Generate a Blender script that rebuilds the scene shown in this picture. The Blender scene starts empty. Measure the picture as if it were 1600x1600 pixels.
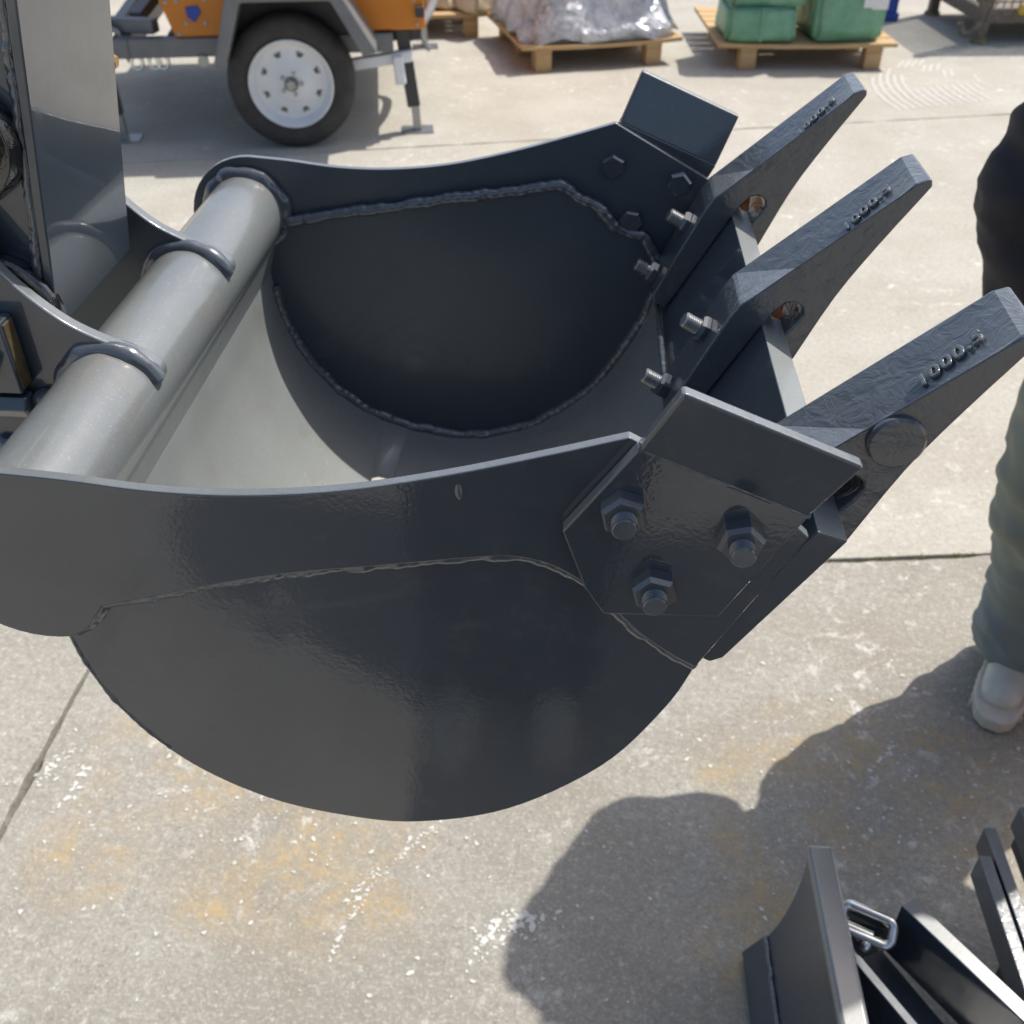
import bpy, bmesh, math, random
from mathutils import Vector, Matrix, noise
R = math.radians
random.seed(7)
S = bpy.context.scene
COL = S.collection

# ------------------------------------------------------------------ camera, sky, sun, exposure
CAM_H, PITCH, YAW = 1.6, R(37.64), R(3.82)
cd = bpy.data.cameras.new('camera'); cam = bpy.data.objects.new('camera', cd); COL.objects.link(cam)
cam.location = (0, 0, CAM_H); cam.rotation_euler = (R(90) - PITCH, 0, YAW)
cd.sensor_width = 36; cd.sensor_height = 36; cd.lens = 36; cd.clip_start = .02; cd.clip_end = 3000
cd.dof.use_dof = True; cd.dof.focus_distance = .70; cd.dof.aperture_fstop = 13
S.camera = cam

SUN_AZ = Vector((.777, .63)); SUN_EL = R(56.5)
sd = Vector((SUN_AZ.x * math.cos(SUN_EL), SUN_AZ.y * math.cos(SUN_EL), math.sin(SUN_EL))).normalized()
w = bpy.data.worlds.new('World'); S.world = w; w.use_nodes = True
nt = w.node_tree; nt.nodes.clear()
sky = nt.nodes.new('ShaderNodeTexSky'); sky.sky_type = 'NISHITA'; sky.sun_disc = False
sky.sun_elevation = SUN_EL; sky.sun_rotation = math.atan2(SUN_AZ.x, SUN_AZ.y)
sky.air_density = 1.0; sky.dust_density = 3.0; sky.ozone_density = 1.0
bg = nt.nodes.new('ShaderNodeBackground'); bg.inputs['Strength'].default_value = .15
out = nt.nodes.new('ShaderNodeOutputWorld')
nt.links.new(sky.outputs[0], bg.inputs[0]); nt.links.new(bg.outputs[0], out.inputs[0])
sl = bpy.data.lights.new('sun', 'SUN'); sl.energy = 4.5; sl.angle = R(.53); sl.color = (1, .95, .88)
so = bpy.data.objects.new('sun', sl); COL.objects.link(so)
so.rotation_euler = sd.to_track_quat('Z', 'Y').to_euler(); so.location = (4, 3, 8)
S.view_settings.view_transform = 'Standard'; S.view_settings.look = 'None'
S.view_settings.gamma = 1; S.view_settings.use_curve_mapping = False
S.view_settings.exposure = .10

# ------------------------------------------------------------------ materials
class NT:
    def __init__(s, name):
        s.m = bpy.data.materials.new(name); s.m.use_nodes = True
        s.t = s.m.node_tree; s.p = s.t.nodes['Principled BSDF']; s._c = None
    def n(s, typ, **kw):
        x = s.t.nodes.new(typ)
        for k, v in kw.items(): setattr(x, k, v)
        return x
    def lk(s, a, b): s.t.links.new(a, b)
    def co(s):
        if not s._c: s._c = s.n('ShaderNodeTexCoord')
        return s._c.outputs['Object']
    def noise(s, scale, detail=4, rough=.55, coord=None, dist=0):
        x = s.n('ShaderNodeTexNoise'); x.inputs['Scale'].default_value = scale
        x.inputs['Detail'].default_value = detail; x.inputs['Roughness'].default_value = rough
        x.inputs['Distortion'].default_value = dist
        s.lk(coord or s.co(), x.inputs['Vector']); return x.outputs['Fac']
    def ramp(s, f, a, b, ca=(0, 0, 0), cb=(1, 1, 1)):
        if a > b: a, b, ca, cb = b, a, cb, ca
        r = s.n('ShaderNodeValToRGB'); r.color_ramp.elements[0].position = a; r.color_ramp.elements[1].position = b
        r.color_ramp.elements[0].color = (*ca, 1); r.color_ramp.elements[1].color = (*cb, 1)
        s.lk(f, r.inputs[0]); return r.outputs[0]
    def mix(s, f, a, b, blend='MIX'):
        x = s.n('ShaderNodeMix'); x.data_type = 'RGBA'; x.blend_type = blend
        for i, v in ((0, f), (6, a), (7, b)):
            if isinstance(v, (int, float)): x.inputs[i].default_value = v
            elif isinstance(v, tuple): x.inputs[i].default_value = (*v, 1)
            else: s.lk(v, x.inputs[i])
        return x.outputs[2]
    def math(s, op, a, b=0.):
        x = s.n('ShaderNodeMath'); x.operation = op
        for i, v in ((0, a), (1, b)):
            if isinstance(v, (int, float)): x.inputs[i].default_value = v
            else: s.lk(v, x.inputs[i])
        return x.outputs[0]
    def bump(s, h, strength, dist=.001, prev=None):
        b = s.n('ShaderNodeBump'); b.inputs['Strength'].default_value = strength; b.inputs['Distance'].default_value = dist
        s.lk(h, b.inputs['Height'])
        if prev: s.lk(prev, b.inputs['Normal'])
        return b.outputs[0]
    def set(s, **kw):
        for k, v in kw.items():
            i = s.p.inputs[k.replace('_', ' ')]
            if isinstance(v, (int, float)): i.default_value = v
            elif isinstance(v, tuple): i.default_value = (*v, 1) if len(v) == 3 else v
            else: s.lk(v, i)
        return s.m

def simple(name, col, rough=.5, metal=0., var=.12, scale=25, bump=0., bscale=80, bdist=.001, **kw):
    t = NT(name)
    f = t.noise(scale, 5)
    lo = tuple(c * (1 - var) for c in col); hi = tuple(min(1, c * (1 + var)) for c in col)
    c = t.mix(t.ramp(f, .3, .7), lo, hi)
    t.set(Base_Color=c, Roughness=rough, Metallic=metal, **kw)
    if bump: t.set(Normal=t.bump(t.noise(bscale, 3), bump, bdist))
    return t.m

def paint(name, base, rough=.40, peel=.10, lumps=0., dust=.12, coat=.045, cw=1.0, grime=0.):
    t = NT(name)
    big = t.noise(9, 5, .6); scr = t.noise(60, 6, .7); grit = t.noise(900, 2, .6)
    c = t.mix(t.ramp(big, .35, .7), base, tuple(b * 1.14 for b in base))
    c = t.mix(t.math('MULTIPLY', t.ramp(grit, .5, .75), .18), c, tuple(min(1, b * 2.2) for b in base))
    d = t.math('MULTIPLY', t.ramp(scr, .55, .8), dust)
    c = t.mix(d, c, (.23, .225, .21))
    if grime:
        gm = t.math('MULTIPLY', t.ramp(t.noise(16, 7, .75, None, .6), .50, .68), t.ramp(t.noise(4, 3, .6), .40, .62))
        c = t.mix(t.math('MULTIPLY', gm, grime), c, (.17, .135, .09))
        sc2 = t.n('ShaderNodeMapping'); sc2.inputs['Scale'].default_value = (220, 9, 220); sc2.inputs['Rotation'].default_value = (.1, .1, .5); t.lk(t.co(), sc2.inputs[0])
        c = t.mix(t.math('MULTIPLY', t.ramp(t.noise(1, 3, .6, sc2.outputs[0]), .64, .70), .4 * grime), c, (.30, .305, .30))
        c = t.mix(t.math('MULTIPLY', t.ramp(t.noise(380, 2, .5), .62, .70), .3), c, (.34, .35, .345))
    r = t.math('ADD', t.math('MULTIPLY', t.ramp(scr, .45, .85), .10), rough)
    nrm = t.bump(t.noise(300, 2, .5), peel, .0006)
    nrm = t.bump(t.noise(38, 2, .5), peel * .5, .002, nrm)
    if lumps: nrm = t.bump(t.noise(75, 4, .6, None, .8), lumps, .004, nrm)
    smear = t.noise(6, 6, .7, None, 1.2)
    cr = t.math('ADD', t.math('MULTIPLY', t.ramp(big, .45, .8), .04), coat)
    cr = t.math('ADD', t.math('MULTIPLY', t.ramp(smear, .56, .66), .16), cr)
    c = t.mix(t.math('MULTIPLY', t.ramp(smear, .58, .72), dust * .8), c, (.12, .118, .11))
    mpx = t.n('ShaderNodeMapping'); mpx.inputs['Scale'].default_value = (70, 70, 900); mpx.inputs['Rotation'].default_value = (.3, .5, .2); t.lk(t.co(), mpx.inputs[0])
    c = t.mix(t.math('MULTIPLY', t.math('MULTIPLY', t.ramp(t.noise(1, 3, .6, mpx.outputs[0]), .66, .72), t.ramp(scr, .48, .6)), .35), c, (.16, .16, .155))
    return t.set(Base_Color=c, Roughness=r, Normal=nrm, Coat_Weight=cw, Coat_Roughness=cr, Coat_Normal=nrm, Coat_IOR=1.62)

SLATE = (.029, .041, .056)
DUSTY_SUNLIT = (.15, .162, .162)
M = {}
M['paint'] = paint('slate_paint', SLATE)
M['dusty_sunlit'] = paint('dusty_sunlit_slate_paint', DUSTY_SUNLIT, rough=.34, peel=.09, dust=.35, coat=.16, cw=.9, grime=.55)  # dust with sunlit brightness painted in, for pipe and up-facing steel
M['dusty_sunlit_shell'] = paint('dusty_sunlit_slate_paint_inside_shell', (.195, .210, .208), rough=.42, peel=.07, dust=.3, coat=.2, cw=.5, grime=.45)  # dust tone lifted to paint in sunlight on shell and lip front
M['edge'] = paint('sunlit_tone_on_cut_edges', (.135, .148, .155), rough=.35, peel=.12, lumps=.15, dust=.3, coat=.12, cw=.9)  # paler than the plate faces to paint in sun on the edges
M['satin'] = paint('satin_slate_paint', (.034, .048, .064), rough=.45, peel=.08, dust=.08, coat=.16, cw=.45)
M['mirror'] = paint('glossy_slate_paint', SLATE, rough=.35, peel=.015, dust=.03, coat=.02)
M['cast'] = paint('slate_paint_on_casting', (.052, .062, .073), rough=.38, peel=.1, lumps=.22, dust=.10)
M['cast_top'] = paint('sky_lit_slate_paint_on_casting', (.095, .107, .117), rough=.32, peel=.1, lumps=.42, dust=.3)  # paler tone paints sky brightness into the tooth tops
M['weld'] = paint('painted_weld', (.065, .076, .088), rough=.28, peel=.06, lumps=.14, dust=.05)
M['black'] = paint('black_enamel', (.012, .012, .013), rough=.14, peel=.12, lumps=.2, dust=.1)
M['zinc'] = simple('zinc_plate', (.34, .35, .35), .38, .85, .12, 60, .1, 300)
M['chrome'] = simple('bright_zinc', (.72, .74, .72), .18, .95, .08, 40)
M['rust'] = simple('rust', (.24, .075, .02), .8, 0, .5, 90, .5, 200)
M['worn'] = simple('worn_primer', (.09, .065, .03), .6, 0, .4, 90)
M['brass'] = simple('brass', (.42, .25, .06), .3, .9, .15, 40)
M['orange'] = simple('orange_paint', (.60, .19, .008), .32, 0, .06, 6, .03, 60)
M['blue'] = simple('blue_paint', (.012, .06, .36), .35, 0, .12, 10)
M['frame_grey'] = simple('grey_frame_paint', (.16, .165, .17), .42, 0, .12, 12, .05, 90)
M['dark_grey'] = simple('dark_frame_paint', (.045, .045, .047), .5, 0, .2, 14, .05, 90)
M['white'] = simple('white_paint', (.74, .75, .76), .35, 0, .05, 12)
M['rubber'] = simple('rubber', (.045, .041, .039), .75, 0, .25, 20, .2, 120)
M['label'] = simple('paper_label', (.72, .71, .70), .6, 0, .06, 30)
M['ink'] = simple('printing_ink', (.22, .22, .23), .7, 0, .1, 30)
M['skin'] = simple('skin', (.52, .30, .20), .5, 0, .08, 25)
M['hair'] = simple('hair', (.012, .010, .009), .5, 0, .3, 90, .6, 180)
M['navy'] = simple('navy_jacket_cloth', (.012, .014, .022), .72, 0, .25, 40, .35, 240)
M['charcoal'] = simple('charcoal_cloth', (.022, .023, .028), .85, 0, .25, 40, .35, 240)
M['shoe'] = simple('white_shoe_leather', (.60, .60, .52), .5, 0, .10, 30, .15, 90)
M['sole'] = simple('shoe_rubber', (.62, .57, .48), .7, 0, .12, 30)
M['sack'] = simple('cream_sack', (.66, .56, .38), .8, 0, .15, 18, .4, 60)
M['oldsteel'] = simple('weathered_steel', (.17, .145, .115), .65, .3, .35, 30, .3, 120)
M['oldfoot'] = simple('olive_painted_steel', (.20, .18, .09), .65, 0, .3, 30)
M['yellow'] = simple('yellow_plastic', (.62, .42, .06), .45, 0, .1, 30)
M['weed'] = simple('weed_leaf', (.12, .13, .035), .7, 0, .4, 60)

def denim():
    t = NT('faded_denim'); f = t.noise(14, 5, .6); g = t.noise(500, 2)
    c = t.mix(t.ramp(f, .3, .7), (.20, .215, .155), (.30, .315, .23))
    c = t.mix(t.math('MULTIPLY', g, .5), c, (.22, .27, .29))
    sx = t.n('ShaderNodeSeparateXYZ'); t.lk(t.co(), sx.inputs[0])
    c = t.mix(t.math('MULTIPLY', t.ramp(sx.outputs['Z'], .45, .15), .7), c, (.16, .215, .25))
    c = t.mix(t.math('MULTIPLY', t.ramp(t.noise(3.5, 4, .6), .45, .7), .5), c, (.10, .11, .10))
    return t.set(Base_Color=c, Roughness=.85, Normal=t.bump(g, .4, .001))
M['denim'] = denim()

def wood():
    t = NT('pallet_wood')
    mp = t.n('ShaderNodeMapping'); mp.inputs['Scale'].default_value = (2, 30, 30); t.lk(t.co(), mp.inputs[0])
    f = t.noise(3, 6, .6, mp.outputs[0], .6)
    g = t.noise(5, 3)
    c = t.mix(t.ramp(f, .25, .75), (.36, .215, .085), (.60, .40, .19))
    c = t.mix(t.math('MULTIPLY', g, .35), c, (.55, .42, .26))
    return t.set(Base_Color=c, Roughness=.75, Normal=t.bump(f, .3, .002))
M['wood'] = wood()

def woven():
    t = NT('green_woven_wrap')
    wv = t.n('ShaderNodeTexWave'); wv.inputs['Scale'].default_value = 60; t.lk(t.co(), wv.inputs[0])
    f = t.noise(7, 5, .6)
    c = t.mix(t.ramp(f, .3, .75), (.10, .28, .17), (.21, .42, .28))
    return t.set(Base_Color=c, Roughness=.42, Normal=t.bump(t.noise(11, 4, .6), .9, .02, t.bump(wv.outputs['Fac'], .15, .002)))
M['woven'] = woven()

def film():
    t = NT('silver_wrap_film')
    f = t.noise(7, 5, .6, None, .8); g = t.noise(22, 4, .6)
    c = t.mix(t.ramp(f, .35, .65), (.50, .53, .58), (.84, .86, .89))
    n1 = t.bump(t.noise(48, 3, .6), .7, .015, t.bump(g, 1.0, .04, t.bump(f, 1.0, .06)))
    return t.set(Base_Color=c, Roughness=.13, Metallic=.25, Normal=n1, Specular_IOR_Level=.8)
M['film'] = film()

def concrete(name, k=1., rough=1.):
    t = NT(name)
    K = lambda *c: (c[0] * k, c[1] * k * .99, c[2] * k * .955)
    g = t.n('ShaderNodeNewGeometry').outputs['Position']
    big = t.noise(.55, 5, .6, g); mid = t.noise(3.2, 6, .65, g); fine = t.noise(62, 5, .75, g); agg = t.noise(150, 3, .6, g)
    c = t.mix(t.ramp(big, .3, .7), K(.41, .392, .345), K(.49, .472, .425))
    c = t.mix(t.math('MULTIPLY', t.ramp(mid, .40, .68), .40 * rough), c, K(.305, .282, .232))
    c = t.mix(t.math('MULTIPLY', t.ramp(t.noise(1.3, 5, .6, g), .50, .70), .45 * rough), c, K(.33, .305, .25))
    c = t.mix(t.math('MULTIPLY', t.ramp(fine, .46, .70), .55 * rough), c, (.25, .232, .205))
    c = t.mix(t.math('MULTIPLY', t.ramp(fine, .42, .28), .45 * rough), c, (.64, .61, .55))
    v = t.n('ShaderNodeTexVoronoi'); v.inputs['Scale'].default_value = 95; t.lk(g, v.inputs['Vector'])
    sp = t.math('MULTIPLY', t.ramp(v.outputs['Distance'], .33, .20), t.ramp(t.noise(9, 3, .6, g), .5, .62))
    c = t.mix(t.math('MULTIPLY', sp, .45), c, (.17, .155, .135))
    c = t.mix(t.math('MULTIPLY', t.ramp(agg, .52, .7), .35), c, (.66, .63, .57))
    # scattered dribbles of old white and orange paint
    def region(x, y, r):
        d = t.n('ShaderNodeVectorMath'); d.operation = 'DISTANCE'; d.inputs[1].default_value = (x, y, 0); t.lk(g, d.inputs[0])
        return t.ramp(d.outputs['Value'], r, r * .35)
    pn = t.noise(34, 7, .78, g, .3); pm = t.noise(7, 4, .6, g)
    msk = None
    for x, y, r in ((-.72, 1.25, .22), (-.42, 1.05, .24), (-.56, .98, .14), (.33, 1.30, .10), (.32, 1.12, .10), (.75, 1.32, .2),
                    (.36, .98, .12), (.55, 1.2, .14), (.27, .88, .10), (-.82, 1.03, .14), (.50, 1.34, .16), (.62, 1.36, .14), (.78, 1.18, .16), (-.30, 1.0, .14)):
        q = region(x, y, r); msk = q if msk is None else t.math('MAXIMUM', msk, q)
    om = t.math('MULTIPLY', msk, t.ramp(pm, .38, .6))
    c = t.mix(t.math('MULTIPLY', om, .42), c, (.35, .28, .165))
    c = t.mix(t.math('MULTIPLY', om, t.math('MULTIPLY', t.ramp(pn, .47, .62), .62)), c, (.50, .345, .15))
    wn = t.noise(19, 7, .74, g, .4)
    c = t.mix(t.math('MULTIPLY', t.math('MULTIPLY', t.ramp(t.noise(2.1, 3, .6, g), .44, .62), t.ramp(wn, .56, .64)), .55), c, (.78, .77, .73))
    h = t.math('ADD', t.math('MULTIPLY', fine, .8), t.math('MULTIPLY', agg, .5))
    return t.set(Base_Color=c, Roughness=.88, Normal=t.bump(h, .55, .006), Specular_IOR_Level=.3)
M['concrete'] = concrete('dusty_pale_concrete')
M['worn_concrete'] = concrete('worn_grey_concrete', .79, 1.9)
M['soil'] = simple('joint_dirt', (.060, .043, .028), .95, 0, .4, 60, .8, 90, .01)
M['flake_white'] = simple('white_paint_fleck', (.58, .57, .53), .6, 0, .06, 60)
M['flake_orange'] = simple('orange_paint_fleck', (.52, .26, .06), .7, 0, .25, 60)

# ------------------------------------------------------------------ mesh helpers
class MB:
    def __init__(s): s.v = []; s.f = []
    def add(s, vs, fs):
        o = len(s.v); s.v += [tuple(v) for v in vs]; s.f += [tuple(i + o for i in f) for f in fs]; return s
    def box(s, a, b):
        (x0, y0, z0), (x1, y1, z1) = a, b
        return s.add([(x0, y0, z0), (x1, y0, z0), (x1, y1, z0), (x0, y1, z0), (x0, y0, z1), (x1, y0, z1), (x1, y1, z1), (x0, y1, z1)],
                     [(0, 3, 2, 1), (4, 5, 6, 7), (0, 1, 5, 4), (1, 2, 6, 5), (2, 3, 7, 6), (3, 0, 4, 7)])
    def hexa(s, lo, hi):   # two quads
        return s.add(list(lo) + list(hi), [(0, 3, 2, 1), (4, 5, 6, 7), (0, 1, 5, 4), (1, 2, 6, 5), (2, 3, 7, 6), (3, 0, 4, 7)])
    def bar(s, p, q, wd, ht, up=(0, 0, 1)):
        p, q, up = Vector(p), Vector(q), Vector(up); d = (q - p).normalized(); x = d.cross(up)
        x = x.normalized() if x.length > 1e-4 else Vector((1, 0, 0)); u = x.cross(d).normalized()
        c = [(-1, -1), (1, -1), (1, 1), (-1, 1)]
        return s.hexa([p + x * a * wd / 2 + u * b * ht / 2 for a, b in c], [q + x * a * wd / 2 + u * b * ht / 2 for a, b in c])
    def prism(s, poly, y0, y1):   # polygon in XZ extruded along Y
        n = len(poly)
        return s.add([(x, y0, z) for x, z in poly] + [(x, y1, z) for x, z in poly],
                     [tuple(range(n)), tuple(range(2 * n - 1, n - 1, -1))] + [(i, i + n, (i + 1) % n + n, (i + 1) % n) for i in range(n)])
    def prism_xy(s, poly, z0, z1):
        n = len(poly)
        return s.add([(x, y, z0) for x, y in poly] + [(x, y, z1) for x, y in poly],
                     [tuple(range(n - 1, -1, -1)), tuple(range(n, 2 * n))] + [(i, (i + 1) % n, (i + 1) % n + n, i + n) for i in range(n)])
    def lathe(s, prof, p, d, seg=24, rot=0., caps=True):   # prof: (along, radius) from point p along direction d
        p, d = Vector(p), Vector(d).normalized()
        x = d.cross(Vector((0, 0, 1)));  x = x.normalized() if x.length > 1e-3 else Vector((1, 0, 0)); y = d.cross(x)
        vs = []; fs = []
        for a, r in prof:
            for k in range(seg):
                t = rot + 2 * math.pi * k / seg; vs.append(p + d * a + (x * math.cos(t) + y * math.sin(t)) * r)
        m = len(prof)
        for i in range(m - 1):
            for k in range(seg):
                k2 = (k + 1) % seg; fs.append((i * seg + k, i * seg + k2, (i + 1) * seg + k2, (i + 1) * seg + k))
        if caps and prof[0][1] > 1e-6: fs.append(tuple(range(seg - 1, -1, -1)))
        if caps and prof[-1][1] > 1e-6: fs.append(tuple(range((m - 1) * seg, m * seg)))
        return s.add(vs, fs)
    def cyl(s, p, q, r, seg=24, r2=None):
        L = (Vector(q) - Vector(p)); return s.lathe([(0, r), (L.length, r if r2 is None else r2)], p, L, seg)
    def tube(s, pts, r, seg=8, closed=False, wob=0., rs=None):
        pts = [Vector(p) for p in pts]; n = len(pts); vs = []; fs = []; x = None
        for i, p in enumerate(pts):
            a = pts[i - 1] if (i > 0 or closed) else p; b = pts[(i + 1) % n] if (i < n - 1 or closed) else p
            d = (b - a).normalized()
            if x is None:
                x = d.cross(Vector((.31, .2, .93))).normalized()
            else:
                x = (x - d * x.dot(d)).normalized()
            y = d.cross(x); rr = (rs[i] if rs else r) * (1 + random.uniform(-wob, wob))
            vs += [p + (x * math.cos(2 * math.pi * k / seg) + y * math.sin(2 * math.pi * k / seg)) * rr for k in range(seg)]
        m = n if closed else n - 1
        for i in range(m):
            j = (i + 1) % n
            for k in range(seg): fs.append((i * seg + k, i * seg + (k + 1) % seg, j * seg + (k + 1) % seg, j * seg + k))
        if not closed: fs += [tuple(range(seg - 1, -1, -1)), tuple(range((n - 1) * seg, n * seg))]
        return s.add(vs, fs)
    def ball(s, c, r, seg=14, rings=8, sq=(1, 1, 1)):
        c = Vector(c); vs = [c + Vector((0, 0, -r * sq[2]))]; fs = []
        for i in range(1, rings):
            a = -math.pi / 2 + math.pi * i / rings
            for k in range(seg):
                t = 2 * math.pi * k / seg
                vs.append(c + Vector((r * sq[0] * math.cos(a) * math.cos(t), r * sq[1] * math.cos(a) * math.sin(t), r * sq[2] * math.sin(a))))
        vs.append(c + Vector((0, 0, r * sq[2]))); T = len(vs) - 1
        for k in range(seg):
            fs.append((0, 1 + (k + 1) % seg, 1 + k)); fs.append((T, T - seg + k, T - seg + (k + 1) % seg))
        for i in range(rings - 2):
            for k in range(seg):
                a = 1 + i * seg; b = a + seg; fs.append((a + k, a + (k + 1) % seg, b + (k + 1) % seg, b + k))
        return s.add(vs, fs)
    def mesh(s, name, m, off=(0, 0, 0), angle=35):
        me = bpy.data.meshes.new(name); o = Vector(off)
        me.from_pydata([tuple(Vector(v) - o) for v in s.v], [], s.f); me.validate()
        bm = bmesh.new(); bm.from_mesh(me); bmesh.ops.recalc_face_normals(bm, faces=bm.faces); bm.to_mesh(me); bm.free()
        me.materials.append(m); me.shade_smooth(); me.set_sharp_from_angle(angle=R(angle)); return me

def tag(o, label=None, cat=None, group=None, kind=None):
    for k, v in (('label', label), ('category', cat), ('group', group), ('kind', kind)):
        if v: o[k] = v
    return o
def thing(name, loc, label, cat, group=None, rz=0.):
    o = bpy.data.objects.new(name, None); COL.objects.link(o); o.location = loc; o.rotation_euler = (0, 0, rz); o.empty_display_size = .05
    return tag(o, label, cat, group)
def base_of(p):
    v = Vector((0, 0, 0))
    while p: v += p.location; p = p.parent
    return v
def put(name, mesh, parent=None, loc=(0, 0, 0)):
    o = bpy.data.objects.new(name, mesh); COL.objects.link(o); o.location = loc
    if parent: o.parent = parent
    return o
def part(name, mb, m, parent, bevel=0., seg=2, world=True, angle=35, kind=None):
    """world=True: vertices are given in world axes, the parent chain is unrotated"""
    off = base_of(parent) if (world and parent) else (0, 0, 0)
    o = put(name, mb.mesh(name, m, off, angle), parent)
    if bevel:
        b = o.modifiers.new('bevel', 'BEVEL'); b.width = bevel; b.segments = seg; b.limit_method = 'ANGLE'; b.angle_limit = R(32)
        b.harden_normals = True
    if kind: o['kind'] = kind
    return o
def edged(o, axis=1, m='edge', test=None):
    """paints sunlit brightness into cut edges, or faces passing test, as a paler material"""
    o.data.materials.append(M[m])
    for p in o.data.polygons:
        if (test(p.normal) if test else abs(p.normal[axis]) < .5): p.material_index = 1
    return o
def copy_tree(o, parent=None):
    c = o.copy(); COL.objects.link(c); c.parent = parent
    if parent: c.matrix_parent_inverse = o.matrix_parent_inverse.copy()
    for ch in list(o.children): copy_tree(ch, c)
    return c
def applied(o):
    """bake the modifiers of o into its mesh"""
    dg = bpy.context.evaluated_depsgraph_get(); dg.update()
    me = bpy.data.meshes.new_from_object(o.evaluated_get(dg)); o.modifiers.clear(); o.data = me; return o
def smooth(pts, n=6):
    P = [Vector(p) for p in pts]; outp = []
    for i in range(len(P) - 1):
        a = P[i - 1] if i else P[i] * 2 - P[i + 1]; b, c = P[i], P[i + 1]; d = P[i + 2] if i + 2 < len(P) else c * 2 - b
        for k in range(n):
            t = k / n
            outp.append(.5 * ((2 * b) + (c - a) * t + (2 * a - 5 * b + 4 * c - d) * t * t + (3 * b - a - 3 * c + d) * t ** 3))
    outp.append(P[-1]); return outp
def sm2(pts, n=6): return [(p.x, p.y) for p in smooth([(x, z, 0) for x, z in pts], n)]

# ------------------------------------------------------------------ ground: concrete slabs over dirt
gr = put('ground', MB().add([(-400, -400, -.06), (400, -400, -.06), (400, 600, -.06), (-400, 600, -.06)], [(0, 1, 2, 3)]).mesh('ground', M['concrete']))
gr['kind'] = 'structure'
bed = put('joint_bed', MB().add([(-9, -6, -.028), (9, -6, -.028), (9, 16, -.028), (-9, 16, -.028)], [(0, 1, 2, 3)]).mesh('joint_bed', M['soil']))
bed.parent = gr
def jag(p, q, n=60, a=.004):
    p, q = Vector(p), Vector(q); L = (q - p).length; d = (q - p) / L; nn = Vector((-d.y, d.x)); r = []
    k = max(2, int(L / .03))
    for i in range(k):
        t = p + d * (L * i / k); e = noise.noise(Vector((t.x * 9, t.y * 9, 1.3))) * a + noise.noise(Vector((t.x * 40, t.y * 40, 4))) * a * .7
        r.append(tuple(t + nn * e))
    return r
def slab(corners, a=.004, m='concrete'):
    poly = []
    for i, c in enumerate(corners): poly += jag(c, corners[(i + 1) % len(corners)], a=a)
    o = part('concrete_slab', MB().prism_xy(poly, -.05, 0), M[m], gr, .003, 1, angle=25); return o
L1 = lambda x: 1.848 + .128 * x
L2 = lambda x: 5.068 + .24 * x
g = .0055
slab([(-9, -6), (-1.0025, -6), (-1.0085, L1(-1.01) - g), (-9, L1(-9) - g)], .009, 'worn_concrete')
slab([(-.9945, -6), (2.6, -6), (2.6, L1(2.6) - g), (-1.0005, L1(-.99) - g)], .009, 'worn_concrete')
slab([(2.6 + 2 * g, -6), (9, -6), (9, L1(9) - g), (2.6 + 2 * g, L1(2.6) - g)], .004, 'worn_concrete')
for x0, x1 in ((-9, -4.6), (-4.6, 3.3), (3.3, 9)):
    slab([(x0 + g, L1(x0) + g), (x1 - g, L1(x1) + g), (x1 - g, L2(x1) - g), (x0 + g, L2(x0) - g)])
for x0, x1 in ((-9, -3.2), (-3.2, 5.2), (5.2, 9)):
    slab([(x0 + g, L2(x0) + g), (x1 - g, L2(x1) + g), (x1 - g, 16), (x0 + g, 16)])
# weeds in the joint
wm = MB()
for i in range(70):
    x = random.uniform(.45, 1.2); y = L1(x) + random.uniform(-.004, .004)
    for k in range(3):
        a = random.uniform(0, 6.28); l = random.uniform(.004, .012); h = random.uniform(.0, .007)
        d = Vector((math.cos(a), math.sin(a), 0)) * l; nn = Vector((-d.y, d.x, 0)) * .22; c = Vector((x, y, -.004))
        wm.add([c - nn, c + nn, c + d + Vector((0, 0, h + .003))], [(0, 1, 2)])
tag(part('joint_weeds', wm, M['weed'], None, kind='stuff'), 'tiny yellow green weeds growing in the slab joint')

# flecks of dried paint on the slabs
def flecks(name, m, spots, label, z0):
    b = MB()
    for kk, (x, y, r) in enumerate(spots):
        n = random.randint(5, 8); ph = random.uniform(0, 6.28); st = random.uniform(1, 1.9); an = random.uniform(0, 3.14)
        vs = []
        for k in range(n):
            t = ph + 2 * math.pi * k / n; q = r * random.uniform(.5, 1.15)
            dx, dy = q * math.cos(t) * st, q * math.sin(t)
            vs.append((x + dx * math.cos(an) - dy * math.sin(an), y + dx * math.sin(an) + dy * math.cos(an), z0 + kk * 4e-7))
        b.add(vs, [tuple(range(n))])
    o = part(name, b, m, None, kind='stuff'); tag(o, label); return o
sp = []
def trail(pts, n, r, j):
    q = smooth([(x, y, 0) for x, y in pts], 10)
    for _ in range(n):
        p = random.choice(q); sp.append((p.x + random.gauss(0, j), p.y + random.gauss(0, j), random.uniform(.25, 1) ** 2 * r * .9))
trail([(-.21, 1.13), (-.28, 1.04), (-.335, .94), (-.355, .86)], 170, .0038, .0035)
trail([(-.30, 1.03), (-.355, .955)], 40, .004, .004)
trail([(-.10, .92), (-.04, .945), (.0, .935)], 120, .007, .013)
trail([(-.10, .92), (-.12, .86)], 40, .004, .010)
trail([(-.95, 1.24), (-.98, 1.17)], 50, .006, .010); trail([(-.9, 1.21), (-.915, 1.13)], 40, .006, .008)
trail([(.60, 1.30), (.66, 1.36)], 50, .004, .003)
for _ in range(700):
    sp.append((random.uniform(-1.3, 1.2), random.uniform(.7, 1.9), random.uniform(.35, 1) ** 4 * .0045))
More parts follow.
